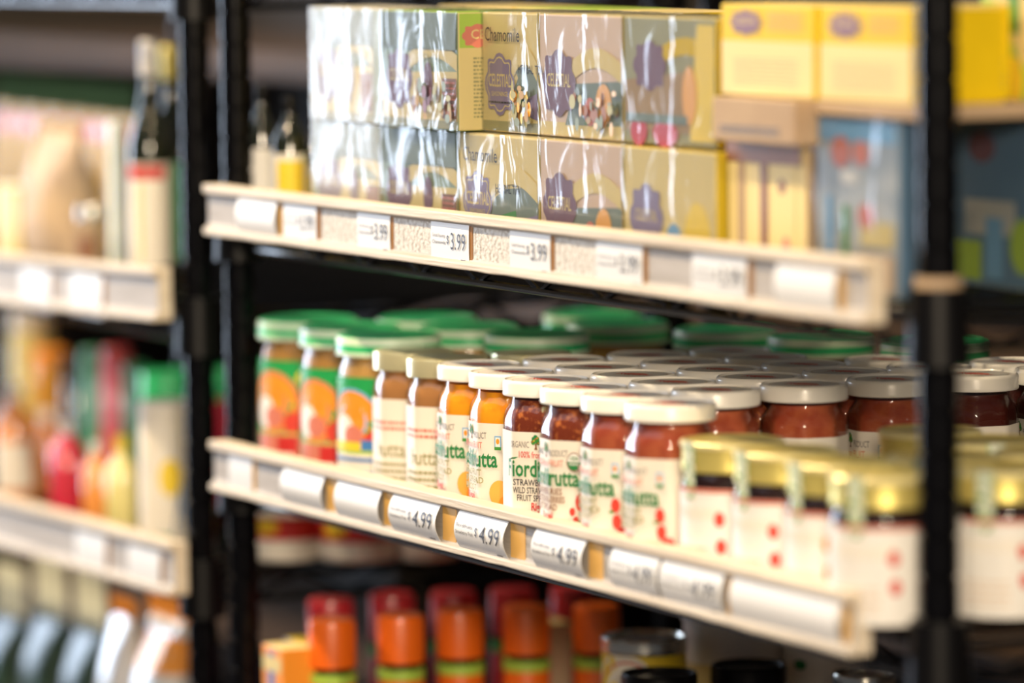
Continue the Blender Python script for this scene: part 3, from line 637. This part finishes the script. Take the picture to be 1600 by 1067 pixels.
g1 = gold_jar('gold_lidded_jam_jar', 'orange'); g2 = gold_jar('gold_lidded_jam_jar', 'berry')
GR = .0354
gl = [(1055, .050), (1143, .050), (1228, .048), (1295, .038)]
prev = front[-1]; pr_ = JS/2
gold = []
for i, (lx, Y) in enumerate(gl):
    x, y = ctr(lx, 720, Y, .0345)
    m = GR+pr_+.0006
    if math.hypot(x-prev[0], y-prev[1]) < m: x = prev[0]+math.sqrt(m*m-(y-prev[1])**2)
    prev = (x, y); pr_ = GR; gold.append(prev)
    place(g1 if i == 2 else g2, x, y, S2, ['front gold-lidded jar touching the last white-lidded jar', 'front gold-lidded jar, second of the front four from the left', 'front gold-lidded jar with two orange fruits on its label', 'front gold-lidded jar nearest the right-hand post, seal strip in the middle of its lid'][i], 'gold-lidded jars', GR, 2, rz=(0, 0, 0, math.radians(22))[i])
for k in (1, 2, 3):
    for i in range(0, 4):
        x = gold[3][0]-.074*(3-i)+ .012*k; y = .046+.0735*k
        if k == 3 and i < 1 or i == -1 and k > 0: continue
        if not free(2, x, y, GR) or x > 1.03: continue
        place(g1 if (i+k) % 2 else g2, x, y, S2, 'gold-lidded jar, row %s behind the front row, %s' % (('one', 'two', 'three')[k-1], ('at its left end', 'second from its left', 'third from its left', 'at its right end by the post')[i]), 'gold-lidded jars', GR, 2, rz=math.radians(30*k))
# white-lidded jars behind
rowk = ['second', 'third', 'fourth', 'fifth', 'sixth', 'seventh']
fname = ['the first hazelnut jar', 'the second hazelnut jar', 'the first apricot jar', 'the second apricot jar', 'the sharp strawberry jar', 'the organic-seal strawberry jar', 'the first front cherry jar', 'the last front cherry jar']
for k in range(1, 6):
    for i in range(0, 8):
        bx, by = front[i]; x = bx-.002*k*(i == 7); y = by+.0705*k
        if i < 2 and k > 1: continue
        if y > .44 or not free(2, x, y, WH-.0005): continue
        kk = (jH if i < 2 else jA if i < 4 and k < 3 else jS if i < 6 and k < 3 else jC if k < 4 else jD)
        place(kk, x, y, S2, 'white-lidded jar, %s in line behind %s' % (rowk[k-1], fname[i]) if i > 1 else 'hazelnut jar hidden directly behind %s' % fname[i], 'jam jars in the rear rows', .0316, 2)
for c in range(5):
    for k in range(4):
        x = front[7][0]+.0675*(c+1); y = .185+.0705*k
        if y > .44 or x > 1.03 or not free(2, x, y, .0316): continue
        place(jD, x, y, S2, 'dark jam jar behind the gold lids, column %s from the left, %s from the front' % (('one', 'two', 'three', 'four', 'five')[c], ('nearest', 'second', 'third', 'fourth')[k]), 'jam jars in the rear rows', .0316, 2)
# ------------------------------------------------------------------ third shelf
S3 = ZL[2]
def shaker(name, cap, band, body, h, r):
    t = empty(name, (0, 0, 0)); t['category'] = 'bottle'
    g = MB(); g.lathe([(r*.85, .0005), (r*.98, .004), (r*.98, h-.052), (r*.94, h-.048)], 32); g.obj('body', M[body], t, ang=.5)
    g = MB(); g.lathe([(r*.93, h-.0525), (r*1.0, h-.052), (r*1.0, h-.044), (r*.93, h-.0435)], 32); g.obj('band', M[band], t, ang=.5)
    g = MB(); g.lathe([(r*.80, h-.0435), (r*.80, h-.035)], 24); g.obj('neck', M['blackplastic'], t)
    g = MB(); g.lathe([(r*.93, h-.0385), (r*1.0, h-.0385), (r*1.0, h-.005), (r*.95, h-.0012), (r*.85, h), (0, h)], 32); g.obj('cap', M[cap], t, ang=.5)
    return t
M['capor'] = mat('orange_plastic_cap', (.95, .16, .008), .35, coat=.3); M['capred'] = mat('dark_red_plastic_cap', (.42, .02, .03), .35, coat=.3)
so = shaker('spice_bottle', 'capor', 'lime', 'capor', .092, .0195); sr = shaker('spice_bottle', 'capred', 'leaf', 'capred', .092, .0195)
nth = ['nearest the left posts', 'second from the left', 'third from the left', 'fourth from the left', 'farthest right']
for i, (x, y) in enumerate(((518, 966), (625, 959), (718, 951), (822, 946), (932, 943))):
    p = atz(x, y, S3+.092); place(so, p[0], p[1], S3, 'orange-capped bottle with a green band on the bottom shelf, %s' % nth[i], 'orange-capped bottles', .0197, 3)
for i, (x, y) in enumerate(((516, 934), (612, 926), (708, 922), (800, 918), (896, 914))):
    p = atz(x, y, S3+.092)
    if free(3, p[0], p[1], .0197): place(sr, p[0], p[1], S3, 'dark red cap showing above an orange-capped bottle, %s' % nth[i], 'red-capped bottles behind the orange ones', .0197, 3)
def can(name, r, h, bodym, lidm, items, az=-60, liph=.012):
    t = empty(name, (0, 0, 0)); t['category'] = 'jar'
    g = MB(); g.lathe([(r*.92, .0005), (r*.985, .004), (r*.985, h-liph)], 40); b = g.obj('body', M[bodym], t, ang=.5)
    if items: art('label_print', items, cyl_surf(r*.985, math.radians(az)), b)
    g = MB(); g.lathe([(r*.94, h-liph), (r, h-liph), (r*1.01, h-liph*.8), (r, h-liph*.6), (r, h-.0015), (r*.97, h), (r*.93, h-.0005), (r*.90, h-.003), (0, h-.003)], 40); g.obj('lid', M[lidm], t, ang=.5)
    return t
def place1(t, px, py, h, r, label, sh=3, Z=S3, cat='jar', group=None):
    p = atz(px, py, Z+h)
    put(sh, p[0], p[1], r); t.location = (p[0], p[1], Z); t['label'] = label; t['category'] = cat
    if group: t['group'] = group
place1(can('steel_lidded_jar', .0335, .095, 'yellow', 'steel', [('disc', .0, .055, .03, .03, M['cream']), ('arc', -.03, .04, .055, .022, .002, M['salmon'])]), 1006, 992, .095, .0338, 'yellow jar with a steel lid and round cream label on the bottom shelf')
place1(can('dark_lidded_jar', .029, .080, 'darkjam', 'blackplastic', [('rect', -.03, .01, .03, .05, M['olive'])], liph=.014), 1030, 1050, .080, .0295, 'dark jar with black ridged lid in front of the steel-lidded jar', group='black-lidded jars')
place1(can('dark_lidded_jar', .029, .080, 'darkjam', 'blackplastic', [('rect', -.03, .01, .03, .05, M['cream'])], liph=.014), 1170, 1037, .080, .0295, 'dark jar with black lid and bright glints right of the steel-lidded jar', group='black-lidded jars')
place1(can('silver_lidded_jar', .024, .080, 'cream', 'steel', [], liph=.014), 1350, 1050, .080, .0245, 'small silver-lidded jar at the bottom edge below the right end of the rail')
place1(can('cream_tub', .042, .112, 'cream', 'cream', [('rect', -.03, .02, .02, .07, M['boxcream'])]), 1150, 945, .112, .0428, 'cream tub standing behind the steel-lidded jar', cat='tub')
place1(can('cream_tub', .032, .098, 'cream', 'cream', [('rect', -.04, .045, .04, .052, M['blue']), ('disc', -.005, .075, .006, .004, M['green'])]), 1290, 985, .098, .0328, 'cream tub with a blue stripe behind the small silver-lidded jar', cat='tub')
cartc = [('orange', 'blue', 'boxcream'), ('blue', 'orange', 'yellow'), ('carton', 'red', 'boxcream')]
for i, (x, y) in enumerate(((425, 1010), (458, 1000), (655, 985))):
    p = atz(x, y, S3+.07); a, b, c = cartc[i]
    if i == 2: p = (p[0], p[1]+.10)
    tea_box(.040, .030, .070, M[a], M[a], M[c], (p[0]-.02, p[1], S3), ['small orange carton with a blue stripe behind the left posts', 'small blue carton with an orange stripe left of the first orange-capped bottle', 'small tan carton with a red stripe in the dark behind the bottles'][i], [('rect', .012, .002, .024, .066, M[b]), ('rect', .002, .05, .038, .062, M[c])], name='spice_carton', group='small cartons on the bottom shelf', cat='carton')

# ------------------------------------------------------------------ left rack goods
def stand(px, ytop, Y, Zs): p = at(px, ytop, Y); return (p[0], Y, Zs), p[2]-Zs
M['darkglass'] = mat('dark_bottle_glass', (.012, .016, .010), .08, coat=.6)
M['amber'] = mat('amber_drink', (.75, .36, .05), .15, coat=.6); M['redjuice'] = mat('red_juice', (.62, .03, .07), .15, coat=.6)
M['orjuice'] = mat('orange_juice', (.86, .33, .08), .15, coat=.6); M['yeljuice'] = mat('pale_yellow_juice', (.78, .70, .28), .15, coat=.6)
M['pinkcap'] = mat('pink_red_wrap', (.80, .10, .12), .3, coat=.4); M['greencap'] = mat('green_wrap', (.05, .30, .13), .3, coat=.4)
M['kraft'] = mat('crumpled_tan_paper', (.60, .45, .30), .7, noise=((.42, .32, .24), 25, .4, .6), bump=.8, bscale=40)
M['foil'] = mat('crimped_foil', (.92, .95, .80), .3, .15, bump=.8, bscale=120)
M['foilgreen'] = mat('dark_green_foil', (.02, .05, .03), .35, .0, bump=.6, bscale=60)
M['foilorange'] = mat('orange_foil', (.92, .36, .06), .28, .1, bump=.6, bscale=60)
M['foilwhite'] = mat('white_foil', (.82, .80, .78), .28, .2, bump=.6, bscale=60)
M['goldbag'] = mat('mustard_bag', (.42, .26, .02), .45, bump=.4, bscale=50)
def bottle(name, px, ytop, Y, Zs, r, mats, label, neck=.38, group=None, cat='bottle', rn=.36, lab=(.12, .52), extra=None):
    loc, h = stand(px, ytop, Y, Zs); t = empty(name, loc); b, cp, lb = mats
    hn = h*(1-neck); ch = .14*h
    g = MB(); g.lathe([(r*.9, .0005), (r, .004), (r, hn), (r*.92, hn+.10*neck*h), (r*(rn+.2), hn+.34*neck*h), (r*rn, hn+.55*neck*h), (r*rn, h-ch*.9)], 32); g.obj('bottle_body', b, t, ang=.5)
    c = MB(); c.lathe([(r*rn*1.12, h-ch), (r*rn*1.18, h-ch*.95), (r*rn*1.18, h-.002), (r*rn*1.0, h), (0, h)], 24); c.obj('cap', cp, t, ang=.5)
    if lb is not None:
        l = MB(); l.lathe([(r*1.012, h*lab[0]), (r*1.012, h*lab[1])], 32, cap=False); lo = l.obj('label', lb, t)
        if extra: art('label_print', extra(r, h), cyl_surf(r*1.012, math.radians(-42)), lo)
    put(str(Zs), loc[0], Y, r); tag(t, label, cat, group); return t
def bag(name, px, ytop, Y, Zs, w_, d_, mb_, mt, label, group=None, band=None, lean=0., cat='bag', crimp=.10):
    loc, h = stand(px, ytop, Y, Zs); t = empty(name, loc); R = random.Random(int(px)); rings = []; n = 28
    hb = h*(1-crimp)
    for j in range(11):
        q = j/10; dd = d_*(.55+.9*math.sin(PI*min(q*1.0+.08, 1))*.5)*(1-.93*max(0, (q-.55)/.45)**2.2); ww = w_*(1-.08*math.sin(PI*q))
        rg = []
        for i in range(n):
            a = 2*PI*i/n; ca, sa = math.cos(a), math.sin(a)
            wob = 1+R.uniform(-.03, .03)*(1 if 0 < j < 10 else 0)
            rg.append((ww/2*math.copysign(abs(ca)**.6, ca)*wob, dd/2*math.copysign(abs(sa)**.8, sa)*wob+lean*q, .0005+hb*q))
        rings.append(rg)
    g = MB(); g.loft(rings); g.obj('bag_body', mb_, t, ang=1.2)
    c = MB(); V = []; m = 24
    for i in range(m+1):
        x = -w_*.49+w_*.98*i/m; y = .0016*math.sin(i*2.1)+lean
        V += [(x, y-.0012, hb-.004), (x, y-.0012, h), (x, y+.0012, h), (x, y+.0012, hb-.004)]
    Fc = [(4*i+a, 4*i+4+a, 4*i+4+(a+1) % 4, 4*i+(a+1) % 4) for i in range(m) for a in range(4)]+[(0, 1, 2, 3), (4*m+3, 4*m+2, 4*m+1, 4*m)]
    c.add(V, Fc); c.obj('crimped_top', mt, t, ang=.6)
    if band is not None:
        b0 = [(x*1.02, (y-lean)*1.04+lean, z) for x, y, z in rings[int(band[1])]]; b1 = [(x*1.02, (y-lean)*1.04+lean, z) for x, y, z in rings[int(band[2])]]
        bb = MB(); bb.loft([b0, b1], cap=False); bb.obj('printed_panel', band[0], t, ang=1.2)
    tag(t, label, cat, group); return t
A, B, C_ = -.112, -.330, -.545
bottle('wine_bottle', 231, 62, .075, A, .0185, (M['darkglass'], M['foilwhite'], M['cream']), 'dark wine bottle with red neck band and cream label beside the left posts', .42, extra=lambda r, h: [('rect', -.02, h*.46, .02, h*.51, M['red']), ('rect', -.004, h*.14, -.002, h*.44, M['yellow'])])
bottle('wine_bottle', 264, 72, .125, A, .0185, (M['darkglass'], M['gold'], M['greencap']), 'dark bottle with gold foil neck behind the wine bottle with cream label', .46)
loc, h = stand(172, 190, .070, A)
tea_box(.014, .014, h, M['white'], M['silver'], M['white'], (loc[0]-.008, .070, A), 'narrow pale blue-white carton left of the wine bottle', [('rect', .010, .002, .0135, h-.002, M['lime'])], name='slim_carton', group=None, cat='carton')
bag('paper_bag', 92, 190, .090, A, .105, .060, M['kraft'], M['kraft'], 'crumpled tan paper bag on the upper shelf of the left rack', crimp=.06)
loc, h = stand(20, 292, .075, A); tea_box(.06, .030, h, M['boxcream'], M['boxyel'], M['cream'], (loc[0]-.05, .075, A), 'low cream carton at the left picture edge', [], name='cream_carton', group=None, cat='carton')
loc, h = stand(142, 322, .088, A)
t = can('small_jar', .012, h, 'carton', 'steel', [('rect', -.01, h*.2, .01, h*.6, M['brown'])]); t.location = loc; tag(t, 'small brown-labelled jar between the tan paper bag and the slim carton', 'jar')
for i, px in enumerate((8, 46, 84, 122, 158, 194)):
    bag('snack_bag', px, 118+i*3, .235+.0*i, A, .060, .030, M['goldbag'], M['foilgreen'], 'mustard snack bag with a green top, %s' % ('at the picture edge', 'second in the row from the left edge', 'third in the row from the left edge', 'fourth in the row from the left edge', 'fifth in the row from the left edge', 'behind the wine bottle')[i], 'mustard snack bags on the left rack', band=(M['capred'], 8, 9), crimp=.16)
jl = lambda r, h: [('disc', 0, h*.3, r*.6, r*.7, M['white'])]
bottle('juice_bottle', 104, 655, .070, B, .0165, (M['redjuice'], M['white'], M['redjuice']), 'red juice bottle in the front row of the left rack', .30, 'juice bottles')
bottle('juice_bottle', 72, 640, .122, B, .0150, (M['orjuice'], M['white'], M['orjuice']), 'amber-orange juice bottle left of the red juice', .30, 'juice bottles')
bottle('juice_bottle', 20, 600, .080, B, .0180, (M['orjuice'], M['foilwhite'], M['cream']), 'peach-coloured juice bottle at the left picture edge', .30, 'juice bottles')
bottle('juice_bottle', 150, 690, .066, B, .0130, (M['orjuice'], M['foilwhite'], None), 'short orange juice bottle right of the red juice', .30, 'juice bottles')
bottle('juice_bottle', 190, 680, .070, B, .0150, (M['yeljuice'], M['yellow'], None), 'pale yellow juice bottle with a yellow cap beside the cream container', .34, 'juice bottles')
def ctri(r, h): return [('poly', [(-.020, h*.22), (.006, h*.15), (-.012, h*.60)], M['blue']), ('disc', .012, h*.50, .010, .016, M['yellow']), ('rect', -.020, h*.05, .012, h*.12, M['green']), ('poly', [(.014, h*.12), (.028, h*.12), (.022, h*.5)], M['blue'])]
tc_ = bottle('cream_container', 257, 626, .075, B, .0230, (M['cream'], M['cream'], M['cream']), 'cream container printed with blue triangles at the right end of the left shelf', .12, cat='container', rn=.86, lab=(.03, .80), extra=ctri)
loc, h = stand(262, 580, .150, B); t = can('green_lidded_jar', .026, h, 'redjuice', 'lidgreen', [], liph=.030); t.location = loc; tag(t, 'red jar with bright green lid behind the cream container', 'jar', 'red jars with green lids')
loc, h = stand(345, 578, .240, B); t = can('green_lidded_jar', .022, h, 'redjuice', 'lidgreen', [], liph=.025); t.location = loc; tag(t, 'red jar with green lid glimpsed between the two left posts', 'jar', 'red jars with green lids')
for (px, yt, r, b, c, lb) in ((48, 485, .022, 'yeljuice', 'foilwhite', 'tall bottle with a glaring white top and green cap edge, back row at the left'), (78, 545, .018, 'amber', 'orange', 'amber bottle in the back row beside the glaring white top'), (118, 560, .013, 'darkglass', 'blackplastic', 'dark slim bottle in the back row above the red juice'),
    (149, 545, .015, 'greencap', 'greencap', 'green bottle in the back row right of the dark slim one'), (181, 543, .015, 'pinkcap', 'pinkcap', 'pink-red bottle in the back row between two green ones'), (212, 568, .013, 'greencap', 'greencap', 'dark green bottle in the back row right of the pink-red one')):
    bottle('drink_bottle', px, yt, .175, B, r, (M[b], M[c], None), lb, .18, 'bottles in the back row of the left rack', rn=.8)
for (px, yt, Y, mb_, mt, w_, lb, nm) in ((15, 880, .085, 'foilgreen', 'foil', .075, 'dark green foil bag at the lower left corner', 'snack_bag'), (78, 868, .085, 'foilgreen', 'foil', .075, 'dark green foil bag with glittering crimped top, second from the left', 'snack_bag'), (140, 885, .085, 'foilgreen', 'foil', .070, 'dark green foil bag beside the pale bags', 'snack_bag')):
    bag(nm, px, yt, Y, C_, w_, .05, M[mb_], M[mt], lb, 'dark green foil bags', crimp=.3)
bag('snack_bag', 192, 935, .075, C_, .055, .045, M['foilwhite'], M['foilorange'], 'pale bag with an orange crimped top right of the green foil bags', 'pale and orange bags', crimp=.08)
bag('snack_bag', 262, 925, .080, C_, .085, .06, M['foilwhite'], M['foilorange'], 'white and orange foil bag at the right end of the lowest left shelf', 'pale and orange bags', band=(M['foilorange'], 7, 9), crimp=.12)
# ------------------------------------------------------------------ bottles at the left of the tea boxes
Lz = ZL[0]
def olab(r, h): return [('rect', -.007, h*.05, .017, h*.46, M['yellow']), ('poly', [(.002, h*.05), (.015, h*.05), (.015, h*.42), (.009, h*.36)], M['red'])]
bottle('sauce_bottle', 408, 130, .078, Lz, .0125, (M['darkglass'], M['blackplastic'], M['white']), 'dark sauce bottle with a white label just right of the left posts', .40, 'sauce bottles by the tea boxes', lab=(.02, .50))
bottle('sauce_bottle', 452, 150, .082, Lz, .0145, (M['darkglass'], M['blackplastic'], M['cream']), 'dark sauce bottle with an orange and yellow label beside the leftmost tea box', .36, 'sauce bottles by the tea boxes', lab=(.02, .52), extra=olab)
bottle('sauce_bottle', 500, 205, .112, Lz, .0130, (M['darkglass'], M['cream'], M['cream']), 'cream-capped sauce bottle mostly hidden behind the leftmost tea box', .30, 'sauce bottles by the tea boxes', lab=(.02, .6), extra=olab)
# ------------------------------------------------------------------ packs seen through the gap under the lower rail
for i, (px, yt, r, lb) in enumerate(((448, 795, .030, 'red and cream tub under the left end of the lower rail'), (560, 800, .036, 'red and yellow tub right of the first tub under the lower rail'), (668, 815, .026, 'pale tub farthest right under the lower rail'))):
    q = atz(px, 872, B); p, h = stand(px, yt, q[1], B)
    t = can('food_tub', r, max(h, .03), ('cream', 'cream', 'cream')[i], ('cream', 'yellow', 'cream')[i], [] if i == 2 else [('rect', -.06, h*.45, .06, h*.95, M['red']), ('disc', 0, h*.72, .012, h*.16, M['yellow'])], liph=.004)
    t.location = p; tag(t, lb, 'tub', 'tubs on the left rack')
# ------------------------------------------------------------------ unit behind both racks
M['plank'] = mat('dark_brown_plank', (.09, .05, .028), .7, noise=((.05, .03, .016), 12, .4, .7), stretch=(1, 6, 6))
M['panel'] = mat('shade_dark_panel', (.018, .014, .012), .8)  # near-black colour stands for the deep shade under the shelves
bu = empty('back_shelving_unit', (-.6, .62, -1.30)); b = MB(); b.box(-1.7, 2.2, .36, .38, 0, 1.47); b.obj('shade_panel', M['panel'], bu, smooth=False)  # dark panel added so the open gaps beneath the shelves read as shade
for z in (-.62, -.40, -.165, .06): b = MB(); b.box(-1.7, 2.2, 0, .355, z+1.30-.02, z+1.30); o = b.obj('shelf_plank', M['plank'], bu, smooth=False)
for x in (-1.7, -.4, .9, 2.18): b = MB(); b.box(x, x+.02, 0, .36, 0, 1.47); b.obj('upright', M['panel'], bu, smooth=False)  # uprights take the same near-black shade colour
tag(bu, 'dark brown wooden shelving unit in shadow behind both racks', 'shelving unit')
